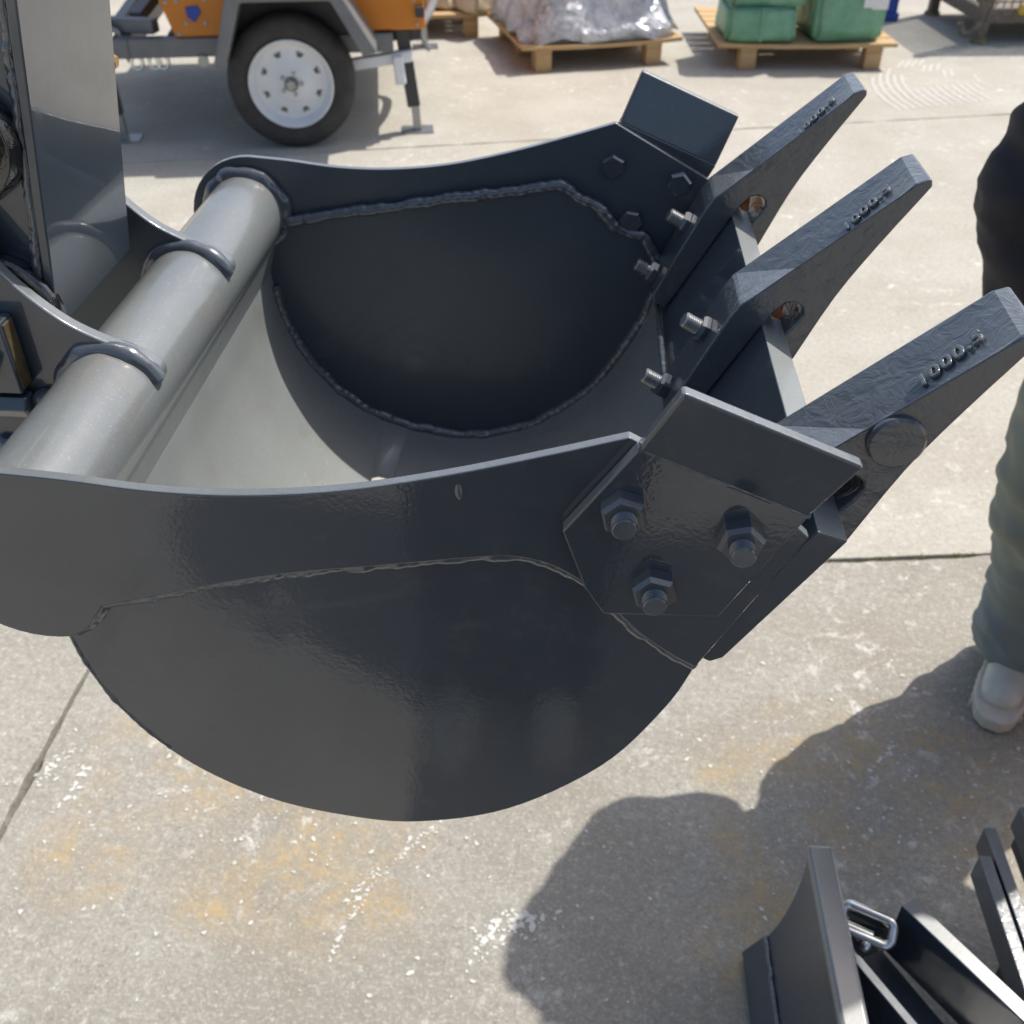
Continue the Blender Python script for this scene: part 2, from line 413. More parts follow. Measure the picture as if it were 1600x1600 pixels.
for _ in range(260):
    sp.append((random.gauss(-.6, .28), random.gauss(1.12, .14), random.uniform(.3, 1) ** 2 * .0042))
for _ in range(200):
    sp.append((random.gauss(.62, .2), random.gauss(1.22, .14), random.uniform(.3, 1) ** 2 * .0042))
flecks('white_paint_flecks', M['flake_white'], sp, 'flecks and dribbles of old white paint on the concrete', .0010)
# pale dust tyre print on the far slab
tm = MB()
for i in range(15):
    t = i / 14; pts = []
    for k in range(7):
        v = k / 6 - .5
        pts.append((1.60 + .62 * t + .10 * (v * 2) ** 2 + .12 * v, 5.62 + .95 * (v + .5) + .25 * t, .0014))
    for a_, b_ in zip(pts, pts[1:]):
        if noise.noise(Vector((a_[0] * 5, a_[1] * 4, 2))) >-.02: continue
        tm.add([a_, b_, (b_[0] + .018, b_[1], .0014), (a_[0] + .018, a_[1], .0014)], [(0, 3, 2, 1)])
M['dust'] = simple('pale_dust', (.50, .485, .445), .9, 0, .1, 30)
tag(part('tyre_print', tm, M['dust'], None, kind='stuff'), 'pale ribbed tyre print on the concrete before the cage')

# ------------------------------------------------------------------ the bucket
B = thing('excavator_bucket', (-.12, .80, .88), 'large slate grey digging bucket hanging in mid air with three pointed teeth', 'bucket')
YN0, YN1, YF0, YF1 = .500, .508, 1.090, 1.098      # upper side plates
arc = [(-.36 + .072 * math.cos(R(a)), 1.156 + .072 * math.sin(R(a))) for a in range(-78, -272, -8)]
top = sm2([(-.362, 1.2282), (-.315, 1.2245), (-.262, 1.2185), (-.205, 1.2178), (-.140, 1.2245), (-.073, 1.2395), (-.012, 1.2570), (.035, 1.2715)], 5)
weldline = sm2([(-.318, 1.116), (-.205, 1.149), (-.118, 1.1645), (-.055, 1.175), (-.028, 1.1765), (-.004, 1.169), (.021, 1.150), (.053, 1.114), (.078, 1.094), (.093, 1.0845)], 5)
side = arc + top[1:] + [(.139, 1.2135), (.150, 1.2030)] + weldline[::-1] + sm2([(-.324, 1.108), (-.334, 1.094), (-.345, 1.0858)], 4)[:-1]
for y0, y1, m_ in ((YN0, YN1, 'paint'), (YF0, YF1, 'satin')):
    edged(part('side_plate', MB().prism(side, y0, y1), M[m_], B, .0014))
PR = [(-.3515, 1.098), (-.3455, 1.050), (-.326, .996), (-.287, .943), (-.232, .905), (-.172, .8875), (-.113, .8845), (-.040, .908), (.030, .966), (.072, 1.034), (.0915, 1.086)]
prof = sm2(PR, 6)
def offset(pl, d):
    o = []
    for i, p in enumerate(pl):
        a = Vector(pl[max(i - 1, 0)]); b = Vector(pl[min(i + 1, len(pl) - 1)]); t = (b - a).normalized(); o.append((p[0] + t.y * d, p[1] - t.x * d))
    return o
PSGN = 1 if (Vector(offset(prof, 1)[20]) - Vector((-.125, 1.1))).length > (Vector(offset(prof, -1)[20]) - Vector((-.125, 1.1))).length else -1
panel = offset(prof, PSGN * .0055) + [(.092, 1.100), (.089, 1.127), (.076, 1.149), (.040, 1.164), (.024, 1.182), (-.022, 1.207), (-.143, 1.1895), (-.214, 1.178), (-.317, 1.161), (-.338, 1.146)]
for y0, y1, m_ in ((YN1 + .0004, .5145, 'paint'), (1.0835, YF0 - .0004, 'satin')):
    part('side_panel', MB().prism(panel, y0, y1), M[m_], B, .0006, 1)
# curved shell with a drain hole, flat riser up to the pipe, riser ends on the pipe
inner = [(-.3345, 1.148), (-.3440, 1.122)] + prof
outer = offset(inner, PSGN * .0050)
sh = part('shell', MB().prism(inner + outer[::-1], .5120, 1.0860), M['dusty_sunlit_shell'], B, angle=18)
hc = MB().cyl((-.2165, .957, .87), (-.2165, .957, .93), .0125, 28)
cut = put('hole_cutter', hc.mesh('c', M['paint'])); bo = sh.modifiers.new('b', 'BOOLEAN'); bo.object = cut; bo.solver = 'EXACT'
applied(sh); bpy.data.objects.remove(cut)
# cross pipe
PC = (-.368, 1.168); PRAD = .0412
part('cross_pipe', MB().cyl((PC[0], YN1, PC[1]), (PC[0], YF0, PC[1]), PRAD, 64), M['dusty_sunlit'], B)
def bead(name, pts, r, seg=8, wob=.16, step=.0022, parent=None, m='weld', rip=.22):
    q = [Vector(p) for p in pts]; dense = []
    for a, b in zip(q, q[1:]):
        k = max(1, int((b - a).length / step))
        for i in range(k): dense.append(a.lerp(b, i / k))
    dense.append(q[-1]); rs = []; L = 0; f = []
    for i, p in enumerate(dense):
        if i: L += (p - dense[i - 1]).length
        z = (L / .0105) % 1
        rs.append(r * (1 - rip * .64 + rip * math.sin(math.pi * z)) * (1 + wob * noise.noise(p * 70)))
        e = Vector((noise.noise(p * 55), noise.noise(p * 55 + Vector((9, 0, 0))), noise.noise(p * 55 + Vector((0, 9, 0))))) * r * .35
        f.append(p + e)
    return part(name, MB().tube(f, r, seg, rs=rs), M[m], parent or B, angle=60)
ring = lambda c, r, y, a0, a1, st=6: [(c[0] + r * math.cos(R(a)), y, c[1] + r * math.sin(R(a))) for a in range(a0, a1 + 1, st)]
bead('weld_bead', ring(PC, PRAD + .001, YF0 - .001, -60, 230), .0088, 12, .25, rip=.03)
bead('weld_bead', ring(PC, PRAD + .002, YN1 + .002, -60, 200), .006, 8)
bead('weld_bead', [(x, 1.0835, z) for x, z in [(-.325, 1.160), (-.317, 1.1605), (-.214, 1.1775), (-.143, 1.189), (-.022, 1.2065), (.024, 1.182), (.040, 1.164), (.076, 1.149), (.089, 1.127)]], .0062, 12, .28, rip=.14)
bead('weld_bead', [(x, 1.082, z) for x, z in offset(prof, -PSGN * .001)[2:]], .0070, 12, .28, rip=.12)
bead('weld_bead', [(x, YN1 - .0016, z - .0020) for x, z in weldline], .0050, 12, .2, rip=.12)
bead('weld_bead', [(x, YN1 - .001, z) for x, z in sm2([(-.318, 1.113), (-.325, 1.104), (-.334, 1.094), (-.348, 1.0865)], 4)], .0050, 8, .3)
bead('weld_bead', [(x, .5095, z) for x, z in offset(prof, PSGN * .0035)[:17]], .0022, 8, .4)
bead('weld_bead', [(.0905, .515, 1.0925), (.0905, 1.084, 1.0925)], .0028, 8, .3)
# cutting lip
tl = Vector((.481, .877)).normalized(); nl = Vector((-.877, .481)).normalized(); LP = Vector((.157, 1.201))
lip = [(.0945, 1.0870), (.157, 1.201), (.177, 1.1945), (.1125, 1.0865), (.104, 1.082)]
edged(part('cutting_lip', MB().prism(lip, .5088, 1.0892), M['paint'], B, .0012), m='dusty_sunlit_shell', test=lambda n: n.z > .6)  # front face paler: its sunlit look is put into the colour
part('paint_run', MB().ball((-.066, .500, 1.2275), .0032, 10, 8, (.8, .35, 1.9)), M['weld'], B)
# hex fasteners -------------------------------------------------------------
def thread(L, r, pitch=.0021):
    pr = [(0, r * .9)]; a = 0.0
    while a < L - pitch:
        pr += [(a, r * .86), (a + pitch * .45, r), (a + pitch * .6, r)]; a += pitch
    return pr + [(L - .0010, r * .92), (L, r * .82)]
def nut_mesh(m, R0=.0148, h=.0118):
    b = MB()
    b.lathe([(0, R0), (h * .72, R0), (h, R0 * .86)], (0, 0, 0), (0, -1, 0), 6)
    b.lathe([(h * .55, R0 * .70), (h * 1.02, R0 * .70), (h * 1.02, R0 * .62)], (0, 0, 0), (0, -1, 0), 24)
    return b.mesh('nut', m, angle=25)
def stud_mesh(m, L, r=.0075): return MB().lathe(thread(L, r), (0, 0, 0), (0, -1, 0), 28).mesh('bolt', m, angle=20)
def head_mesh(m, R0=.0135, h=.0095): return MB().lathe([(0, R0), (h * .75, R0), (h, R0 * .84), (h, 0)], (0, 0, 0), (0, -1, 0), 6).mesh('bolt_head', m, angle=25)
def fast(name, mesh, parent, p, d, spin=0.):
    o = put(name, mesh, parent, Vector(p) - base_of(parent))
    q = Vector((0, -1, 0)).rotation_difference(Vector(d).normalized()); o.rotation_mode = 'QUATERNION'
    from mathutils import Quaternion
    o.rotation_quaternion = q @ Quaternion((0, 1, 0), spin); 
    return o
M['nut'] = paint('slate_paint_on_fasteners', (.075, .085, .094), rough=.3, peel=.05, dust=.15, coat=.08)
NUT = nut_mesh(M['nut']); STUD = stud_mesh(M['nut'], .019, .0080); HEAD = head_mesh(M['paint'])
# side cutters --------------------------------------------------------------
HOLES = [(.0345, 1.2275), (.1055, 1.2105), (.0572, 1.1680)]
A0, B0 = Vector((.0400, 1.2705)), Vector((.1440, 1.2270))
def cutter(yi, s):       # yi: face against the side plate, s = -1 near, +1 far
    t = .0105; yo = yi + s * t
    c = edged(part('side_cutter', MB().prism([(-.002, 1.208), (.0135, 1.1625), (.0265, 1.1405), (.1010, 1.1425), (B0.x, B0.y), (A0.x, A0.y)], min(yi, yo), max(yi, yo)), M['paint'], B, .0016))
    up = Vector((.39, .92)).normalized() * .051; e = Vector((.012, -.005))
    def q(p, y, k): return (p.x + up.x * k, y, p.y + up.y * k)
    lean = s * .015
    A1, B1 = A0 + Vector((.004, 0)), B0 + Vector((-.001, 0))
    f = MB().hexa([q(A0, yi, -.02), q(A0, yo, -.02), q(B0, yo, -.02), q(B0, yi, -.02)],
                  [q(A0, yi + lean, 1), q(A0, yo + lean, 1), q(B0, yo + lean, 1), q(B0, yi + lean, 1)])
    edged(part('flange', f, M['paint'], c, .0024, 3))
    bead('weld_bead', [(A0.x, yo - s * .0005, A0.y), (B0.x, yo - s * .0005, B0.y)], .0016, 6, .3, parent=c)
    for i, (x, z) in enumerate(HOLES):
        if s < 0:
            fast('nut', NUT, c, (x, yo, z), (0, -1, 0), .3 + i * .5); fast('bolt', STUD, c, (x, yo - .002, z), (0, -1, 0), i)
            fast('bolt_head', HEAD, c, (x, YN1, z), (0, 1, 0), i)
        else:
            fast('nut', NUT, c, (x, yo, z), (0, 1, 0), i); fast('bolt_head', HEAD, c, (x, YF0, z), (0, -1, 0), .5 + i * .35)
    return c
cutter(YN0, -1); cutter(YF1, 1)

# teeth ---------------------------------------------------------------------
def text_mesh(s, size, ext, m):
    c = bpy.data.curves.new('raised_number', 'FONT'); c.body = s; c.size = size; c.extrude = ext; c.bevel_depth = size * .055; c.bevel_resolution = 2
    c.align_x = 'CENTER'; c.align_y = 'CENTER'; c.space_character = 1.15
    o = bpy.data.objects.new('t', c); COL.objects.link(o); dg = bpy.context.evaluated_depsgraph_get(); dg.update()
    me = bpy.data.meshes.new_from_object(o.evaluated_get(dg)); bpy.data.objects.remove(o); me.materials.clear(); me.materials.append(m); return me
ZN = nut_mesh(M['paint'], .0125, .011); ZS = stud_mesh(M['zinc'], .024, .0072)
TXT = text_mesh('1000.5', .0150, .0006, M['cast_top'])
def tooth(y0, boss):
    wd = .060; y1 = y0 + wd
    slot = [(.157, 1.201), (.1645, 1.2125), (.173, 1.2215), (.181, 1.2225), (.1872, 1.2185), (.1885, 1.2115), (.1845, 1.204), (.177, 1.1945)]
    low = sm2([(.2675, 1.3215), (.2365, 1.2720), (.212, 1.2280), (.188, 1.171)], 3)
    prof_ = [(.1365, 1.2200), (.1290, 1.2080), (.1080, 1.1640), (.0835, 1.1120), (.0845, 1.1030), (.0985, 1.0960)] + slot + [(.1125, 1.0770), (.1295, 1.0735)] + low[::-1]
    prof_ = prof_ + [(.2655, 1.3275), (.2545, 1.3235)]
    b = MB(); n = len(prof_)
    # sides: full polygon on both faces, the upper facet surface built apart so it can be sculpted
    vs = [(x, y0, z) for x, z in prof_] + [(x, y1, z) for x, z in prof_]
    fs = [tuple(range(n)), tuple(range(2 * n - 1, n - 1, -1))]
    for i in range(n - 1): fs.append((i, i + n, i + 1 + n, i + 1))
    # top facets between heel (0) and tip (n-1): HN=0 HF=n TN=n-1 TF=2n-1
    k = len(vs)
    def tp(t, yy, dn): 
        x = .1365 + (.261 - .1365) * t; z = 1.22 + (1.329 - 1.22) * t; return (x + .66 * dn, yy, z - .75 * dn)
    vs += [tp(.36, y0 + .015, .0170)]
    HN, HF, TN, TF = 0, n, n - 1, 2 * n - 1
    fs += [(HN, k, HF), (HF, k, TF), (k, TN, TF), (HN, TN, k)]
    b.add(vs, fs)
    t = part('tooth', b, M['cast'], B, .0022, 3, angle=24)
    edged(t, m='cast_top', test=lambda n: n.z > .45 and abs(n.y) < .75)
    # raised number on the sloping face
    o = put('raised_number', TXT, t)
    vm, vn, vf = Vector(vs[k]), Vector(vs[TN]), Vector(vs[TF])
    nz = (vm - vn).cross(vf - vn).normalized(); nz = nz if nz.z > 0 else -nz
    xa = Vector((.1245, 0, .109)); xa = (xa - nz * xa.dot(nz)).normalized(); mid = vm * .40 + vf * .30 + vn * .30 + nz * .0021
    rot = Matrix((xa, nz.cross(xa), nz)).transposed()
    o.rotation_euler = rot.to_euler(); o.location = mid - base_of(t)
    # rusty pocket behind the lip
    rp = MB().prism([(.1665, 1.2035), (.1665, 1.2115), (.174, 1.2185), (.1745, 1.2010)], y0 + .012, y1 - .004)
    part('rust_patch', rp, M['rust'], t)
    if boss:
        part('boss', MB().lathe([(-.004, .0185), (.0028, .0180), (.0045, .0162), (.0042, .0)], (.2005, y0, 1.2500), (0, -1, 0), 40), M['cast'], t, angle=40)
    for tt in (-.040, -.104):
        p = LP + tl * tt + nl * (.0225 + .060 * (tt + .104) * .12)
        c = (p.x, y0 + wd * .52, p.y); d = (nl.x, 0, nl.y)
        fast('nut', ZN, t, c, d, tt * 30); fast('bolt', ZS, t, (c[0] + d[0] * .002, c[1], c[2] + d[2] * .002), d, 0)
        oc = LP + tl * tt - nl * .0425
        part('bolt_head', MB().lathe([(0, .013), (.004, .0115), (.007, .006), (.0075, 0)], (oc.x, y0 + wd * .52, oc.y), (-nl.x, 0, -nl.y), 24), M['paint'], t)
    return t
tooth(1.024, False); tooth(.784, False)
t3 = tooth(.540, True); t3['label'] = 'tooth with a round boss on its side'

# mounting ears on the pipe --------------------------------------------------
ear_top = sm2([(-.3315, 1.1790), (-.3255, 1.1860), (-.3265, 1.1955), (-.337, 1.2050), (-.352, 1.2110), (-.374, 1.2205), (-.3936, 1.2320), (-.4137, 1.2500), (-.432, 1.2720), (-.452, 1.3050), (-.482, 1.3420), (-.530, 1.3680), (-.585, 1.3580), (-.618, 1.3050)], 5)
ear = ear_top + sm2([(-.622, 1.25), (-.595, 1.18), (-.530, 1.120), (-.450, 1.085), (-.385, 1.110)], 4) + [(-.345, 1.160)]
for y0, y1, m_ in ((.692, .7045, 'mirror'), (.8905, .903, 'satin')):
    e = edged(part('mounting_ear', MB().prism(ear, y0, y1), M[m_], B, .0026, 3))
    bead('weld_bead', ring(PC, PRAD + .0005, y0 + .0002, 24, 176), .0078, 12, .25, parent=e, rip=.04)
    bead('weld_bead', ring(PC, PRAD - .0010, y1 + .0002, 22, 176), .0040, 12, .25, parent=e, rip=.04)
# pin keeper on the near ear
pk = part('pin_keeper', MB().box((-.500, .672, 1.178), (-.4335, .692, 1.240)), M['paint'], B, .002)
part('keeper_cap', MB().cyl((-.4625, .672, 1.21), (-.4625, .664, 1.21), .021, 6), M['paint'], pk, .0012)
part('worn_edge', MB().box((-.4345, .675, 1.181), (-.4325, .690, 1.237)), M['worn'], pk, .0008)
kb = part('keeper_bolt', MB().lathe([(0, .011), (.034, .011), (.036, .009)], (-.470, .682, 1.163), (1, 0, 0), 6), M['paint'], B, .001)
part('weld_lump', MB().ball((-.4245, .688, 1.161), .0125, 16, 10, (1.1, .8, 1)), M['weld'], kb, angle=60)
bead('weld_bead', [(-.50, .691, 1.115), (-.455, .691, 1.122), (-.428, .691, 1.120)], .007, 8, .3)

# ------------------------------------------------------------------ excavator arm between the ears
AR = thing('dipper_stick', (-.455, .795, 1.225), 'glossy grey box section digger arm rising at the left edge above the bucket', 'digger arm')
arm_poly = [(-.4125, 1.2130), (-.3975, 1.3100), (-.3790, 1.4300), (-.345, 1.640), (-.26, 2.15), (-.36, 2.20), (-.470, 1.700), (-.505, 1.440), (-.520, 1.290), (-.500, 1.205), (-.460, 1.180)]
part('arm_box', MB().prism([(x - .010, z) for x, z in arm_poly[:5]] + arm_poly[5:], .722, .868), M['mirror'], AR, .002)
fpx = [(-.4125, 1.2130), (-.3960, 1.3216), (-.3790, 1.4300), (-.26, 2.15)]
part('face_plate', MB().prism(fpx + [(x - .008, z) for x, z in reversed(fpx)], .716, .874), M['mirror'], AR, .0015, angle=20)
bead('weld_bead', [(-.4250, .7205, 1.222), (-.4085, .7205, 1.31), (-.390, .7205, 1.43), (-.30, .7205, 1.95)], .0045, 8, .12, parent=AR)
bs = part('pin_boss', MB().lathe([(0, .050), (.012, .050), (.015, .046), (.015, .036), (.012, .034)], (-.455, .722, 1.227), (0, -1, 0), 48), M['black'], AR, .0015)
part('dust_seal', MB().tube(ring((-.455, 1.227), .047, .7105, 0, 354), .0055, 10, True), M['black'], bs)
# upper link pin with washer and cap
lb = part('link_boss', MB().lathe([(0, .046), (.010, .046), (.018, .042), (.018, .032)], (-.446, .722, 1.362), (0, -1, 0), 48), M['black'], AR, .0015)
part('link_pin', MB().lathe([(0, .031), (.030, .031), (.034, .027), (.034, 0)], (-.446, .712, 1.362), (0, -1, 0), 40), M['weld'], lb, angle=30)
part('grease_nipple', MB().lathe([(0, .004), (.004, .004), (.004, .0065), (.012, .0065), (.012, .003), (.018, .004), (.021, .002)], (-.3955, .874, 1.375), (0, 1, 0), 10), M['brass'], AR)

# ------------------------------------------------------------------ dozer blade at the bottom right
DB = thing('dozer_blade', (.37, .60, 0), 'dark grey curved dozer blade with pale top edge standing low at bottom right', 'dozer blade')
mb_in = sm2([(.372, .300), (.3725, .235), (.368, .170), (.358, .110), (.345, .068)], 6)
mold = mb_in + [(p[0] + .012, p[1]) for p in reversed(mb_in)]
part('moldboard', MB().prism(mold, .20, .902), M['paint'], DB, .001)
part('top_edge', MB().prism([(.366, .2985), (.404, .2985), (.404, .318), (.366, .318)], .20, .905), M['dusty_sunlit'], DB, .007, 4)
part('cutting_edge', MB().prism([(.345, .072), (.357, .066), (.326, .010), (.314, .016)], .20, .905), M['paint'], DB, .001)
bead('weld_bead', [(.3435, .21, .072), (.3435, .90, .072)], .004, 8, .2, parent=DB)
part('end_rib', MB().prism([(.385, .29), (.440, .24), (.455, .10), (.372, .08)], .80, .812), M['paint'], DB, .0015)
lug = MB().prism([(.386, .24), (.43, .25), (.47, .235), (.50, .20), (.50, .12), (.386, .12)], .845, .857)
lo = part('lug_plate', lug, M['paint'], DB, .0015)
hcut = put('hole_cutter', MB().cyl((.425, .80, .222), (.425, .90, .222), .013, 20).mesh('c', M['paint']))
bo = lo.modifiers.new('b', 'BOOLEAN'); bo.object = hcut; bo.solver = 'EXACT'; applied(lo); bpy.data.objects.remove(hcut)
def rrect(c, ax, ay, a, b, r, n=6):
    c, ax, ay = Vector(c), Vector(ax).normalized(), Vector(ay).normalized(); o = []
    for sx, sy, a0 in ((1, 1, 0), (-1, 1, 90), (-1, -1, 180), (1, -1, 270)):
        for k in range(n + 1):
            t = R(a0 + 90 * k / n); o.append(c + ax * (sx * (a - r) + r * math.cos(t)) + ay * (sy * (b - r) + r * math.sin(t)))
    return o
SH = thing('shackle_ring', (.44, .82, .28), 'small bright zinc shackle ring hooked to the dozer blade lug', 'shackle')
part('ring', MB().tube(rrect((.440, .806, .280), (.85, -.38, .0), (.25, .75, .5), .034, .017, .010), .0066, 12, True), M['chrome'], SH)
part('pin', MB().cyl((.405, .815, .268), (.447, .795, .268), .0075, 14).ball((.400, .838, .285), .013, 14, 8).ball((.437, .786, .262), .010), M['chrome'], SH)
LA = MB().bar((.495, .832, .245), (.80, .43, .245), .024, .115)
edged(part('lift_arm', LA, M['paint'], DB, .002), m='dusty_sunlit', test=lambda n: abs(n.z) > .6)  # paler top face paints in the light falling on the arm
part('lift_arm', MB().bar((.405, .800, .20), (.70, .33, .20), .014, .11), M['satin'], DB, .002)
part('gusset', MB().prism_xy([(.39, .79), (.49, .835), (.62, .62), (.39, .60)], .158, .168), M['paint'], DB, .001)

# steel frame at the right edge
SF = thing('steel_frame', (.67, .7, 0), 'dark steel frame of slim parallel bars at the right edge beside the blade', 'steel frame')
for x, y1, z in ((.633, .925, .285), (.655, .975, .285), (.712, 1.005, .300)):
    edged(part('bar', MB().box((x - .009, .30, z - .05), (x + .009, y1, z)), M['paint'], SF, .002), test=lambda n: abs(n.z) > .6)  # paler bar tops paint in light from above
part('end_plate', MB().box((.728, .45, .18), (.90, 1.02, .335)), M['dark_grey'], SF, .003)
part('cross_bar', MB().box((.625, .50, .215), (.73, .54, .2345)), M['paint'], SF, .002)
for x, y in ((.66, .36), (.66, .80), (.86, .36), (.86, .95)):
    part('leg', MB().box((x - .012, y - .012, 0), (x + .012, y + .012, .2345 if x < .7 else .18)), M['dark_grey'], SF)

# ------------------------------------------------------------------ lighting trailer
TR = thing('equipment_trailer', (-1.351, 4.93, 0), 'orange equipment trailer with white spoked wheel and grey mudguard behind the bucket', 'trailer', rz=R(10))
P = lambda n, b, m, par=TR, bv=0., **k: part(n, b, m, par, bv, world=False, **k)
body = [(-.506, .462), (.628, .475), (.628, 1.45), (-.66, 1.45), (-.66, 1.0)]
P('body_panel', MB().prism(body, .04, 1.60), M['orange'], TR, .01)
P('chassis_rail', MB().box((-.72, .02, .385), (.475, .10, .465)), M['frame_grey'], TR, .006)
P('chassis_rail', MB().box((-.72, 1.54, .385), (.62, 1.62, .465)), M['frame_grey'], TR, .006)
P('floor_pan', MB().box((-.55, .10, .42), (.62, 1.54, .4699)), M['dark_grey'])
P('cross_member', MB().box((-.80, .02, .385), (-.72, 1.62, .465)), M['frame_grey'], TR, .006)
for y, yy in ((.12, .62), (1.52, 1.02)):
    P('drawbar', MB().bar((-.60, y, .50), (-2.3, yy, .50), .07, .06), M['frame_grey'], TR, .006)
for x in (-.78, -.98, -1.2):
    P('drawbar_brace', MB().bar((x, .16 - (x + .6) * .28, .50), (x - .04, 1.48 + (x + .6) * .28, .50), .05, .04), M['frame_grey'], TR, .004)
P('support_arm', MB().bar((-.72, .30, .50), (-.55, .95, .66), .06, .05), M['frame_grey'], TR, .004)
fo = MB()
o_ = [(-.318, .40), (-.215, .70), (.255, .70), (.405, .445), (.340, .425), (.215, .655), (-.165, .655), (-.262, .40)]
fo.add([(x, -.235, z) for x, z in o_] + [(x, .05, z) for x, z in o_],
       [(0, 1, 6, 7), (1, 2, 5, 6), (2, 3, 4, 5)] + [tuple(i + 8 for i in f[::-1]) for f in ((0, 1, 6, 7), (1, 2, 5, 6), (2, 3, 4, 5))] + [(i, i + 8, (i + 1) % 8 + 8, (i + 1) % 8) for i in range(8)])
P('mudguard', fo, M['frame_grey'], TR, .012)
P('wheel_well', MB().prism([(-.27, .41), (-.17, .665), (.215, .665), (.335, .43)], .030, .0385), M['dark_grey'])
wh = P('wheel', MB().cyl((0, .0, .29), (0, .10, .29), .10, 24), M['dark_grey'])
P('tyre', MB().lathe([(.165, .19), (.172, .225), (.165, .262), (.145, .284), (.11, .291), (.055, .291), (.02, .284), (.003, .265), (-.004, .235), (.002, .205), (.012, .191)], (0, -.12, .29), (0, 1, 0), 64, caps=False), M['rubber'], wh, angle=60)
# rim: bowl with eight raised spoke windows
P('rim', MB().lathe([(.150, .190), (.010, .191), (-.002, .192), (-.004, .187), (.004, .180), (.030, .172), (.044, .160), (.046, .135), (.026, .085), (.018, .060), (.018, .034), (.030, .030), (.030, 0)], (0, -.12, .29), (0, 1, 0), 64), M['white'], wh, angle=40)
for k in range(8):
    a = 2 * math.pi * (k + .5) / 8; rr = .122; c = Vector((math.cos(a) * rr, -.0815, .29 + math.sin(a) * rr)); t = Vector((-math.sin(a), 0, math.cos(a))); q = Vector((math.cos(a), 0, math.sin(a)))
    P('rim_hole', MB().hexa([c - t * .016 + q * .015, c + t * .016 + q * .015, c + t * .007 - q * .016, c - t * .007 - q * .016],
                            [v + Vector((0, .016, 0)) for v in (c - t * .016 + q * .015, c + t * .016 + q * .015, c + t * .007 - q * .016, c - t * .007 - q * .016)]), M['black'], wh, .001)
P('hub_cap', MB().lathe([(0, .026), (.030, .024), (.040, .018), (.040, 0)], (0, -.095, .29), (0, -1, 0), 24), M['zinc'], wh, angle=30)
for k in range(5):
    a = 2 * math.pi * k / 5
    P('lug_nut', MB().cyl((math.cos(a) * .047, -.100, .29 + math.sin(a) * .047), (math.cos(a) * .047, -.122, .29 + math.sin(a) * .047), .0085, 6), M['zinc'], wh)
P('axle', MB().cyl((0, .06, .29), (0, 1.56, .29), .03, 12), M['dark_grey'])
P('axle_arm', MB().bar((.05, .06, .30), (.56, .06, .36), .05, .05), M['white'], TR, .008)
P('axle_bracket', MB().bar((.49, .03, .37), (.50, .03, .24), .05, .06, (0, 1, 0)), M['white'], TR, .01)
def jack(x, y, lean, tall=.47):
    j = P('jack_stand', MB().bar((x, y, .12), (x - lean, y, tall), .062, .055, (0, 1, 0)), M['dark_grey'], TR, .004)
    P('inner_post', MB().bar((x + .012, y, .005), (x + .005, y, .15), .04, .04, (0, 1, 0)), M['zinc'], j, .003)
    P('foot_plate', MB().box((x - .065, y - .06, .001), (x + .09, y + .06, .007)), M['zinc'], j)
    P('jack_head', MB().cyl((x - lean - .03, y - .03, tall + .03), (x - lean + .06, y, tall + .03), .028, 14).bar((x - lean, y, tall - .01), (x - lean, y, tall + .05), .05, .05, (0, 1, 0)), M['zinc'], j, .003)
    P('crank', MB().tube(smooth([(x - lean + .05, y, tall + .03), (x - lean + .10, y, tall + .01), (x - lean + .10, y, tall - .06), (x - lean + .13, y, tall - .12)], 4), .012, 8), M['zinc'], j)
jack(.555, .100, .040, .49); jack(-.86, .11, .01); jack(.66, 1.74, .01, .55)
P('outrigger_pipe', MB().tube(smooth([(.56, .16, .42), (.66, .5, .45), (.72, .8, .52), (.80, 1.0, .8)], 6), .022, 10), M['frame_grey'])
P('emblem', MB().prism([(-.440, .592), (-.386, .598), (-.374, .568), (-.408, .530), (-.438, .553)], .030, .0399), M['blue'], TR, .003)
for x, z in ((-.522, .615), (-.474, .617), (-.35, .622), (-.485, .482), (-.445, .525), (-.36, .525), (.50, .62), (.58, .60), (.59, .50)):
    P('rivet', MB().lathe([(0, .010), (.004, .008), (.006, 0)], (x, .0402, z), (0, -1, 0), 10), M['zinc'])
P('latch', MB().box((.585, .01, .53), (.625, .0398, .575)), M['dark_grey'], TR, .005)
for x in (-.70, -.62, -.585):
    P('tie_ring', MB().tube([(x + .026 * math.cos(R(a)), .05, .362 + .03 * math.sin(R(a))) for a in range(0, 360, 30)], .009, 8, True), M['chrome'])
P('tow_eye', MB().cyl((-.395, .02, .372), (-.395, .0, .372), .024, 16), M['zinc'])
P('coupler', MB().lathe([(0, .05), (.06, .05), (.10, .035)], (-.90, -.03, .38), (-1, 0, 0), 16), M['zinc'])

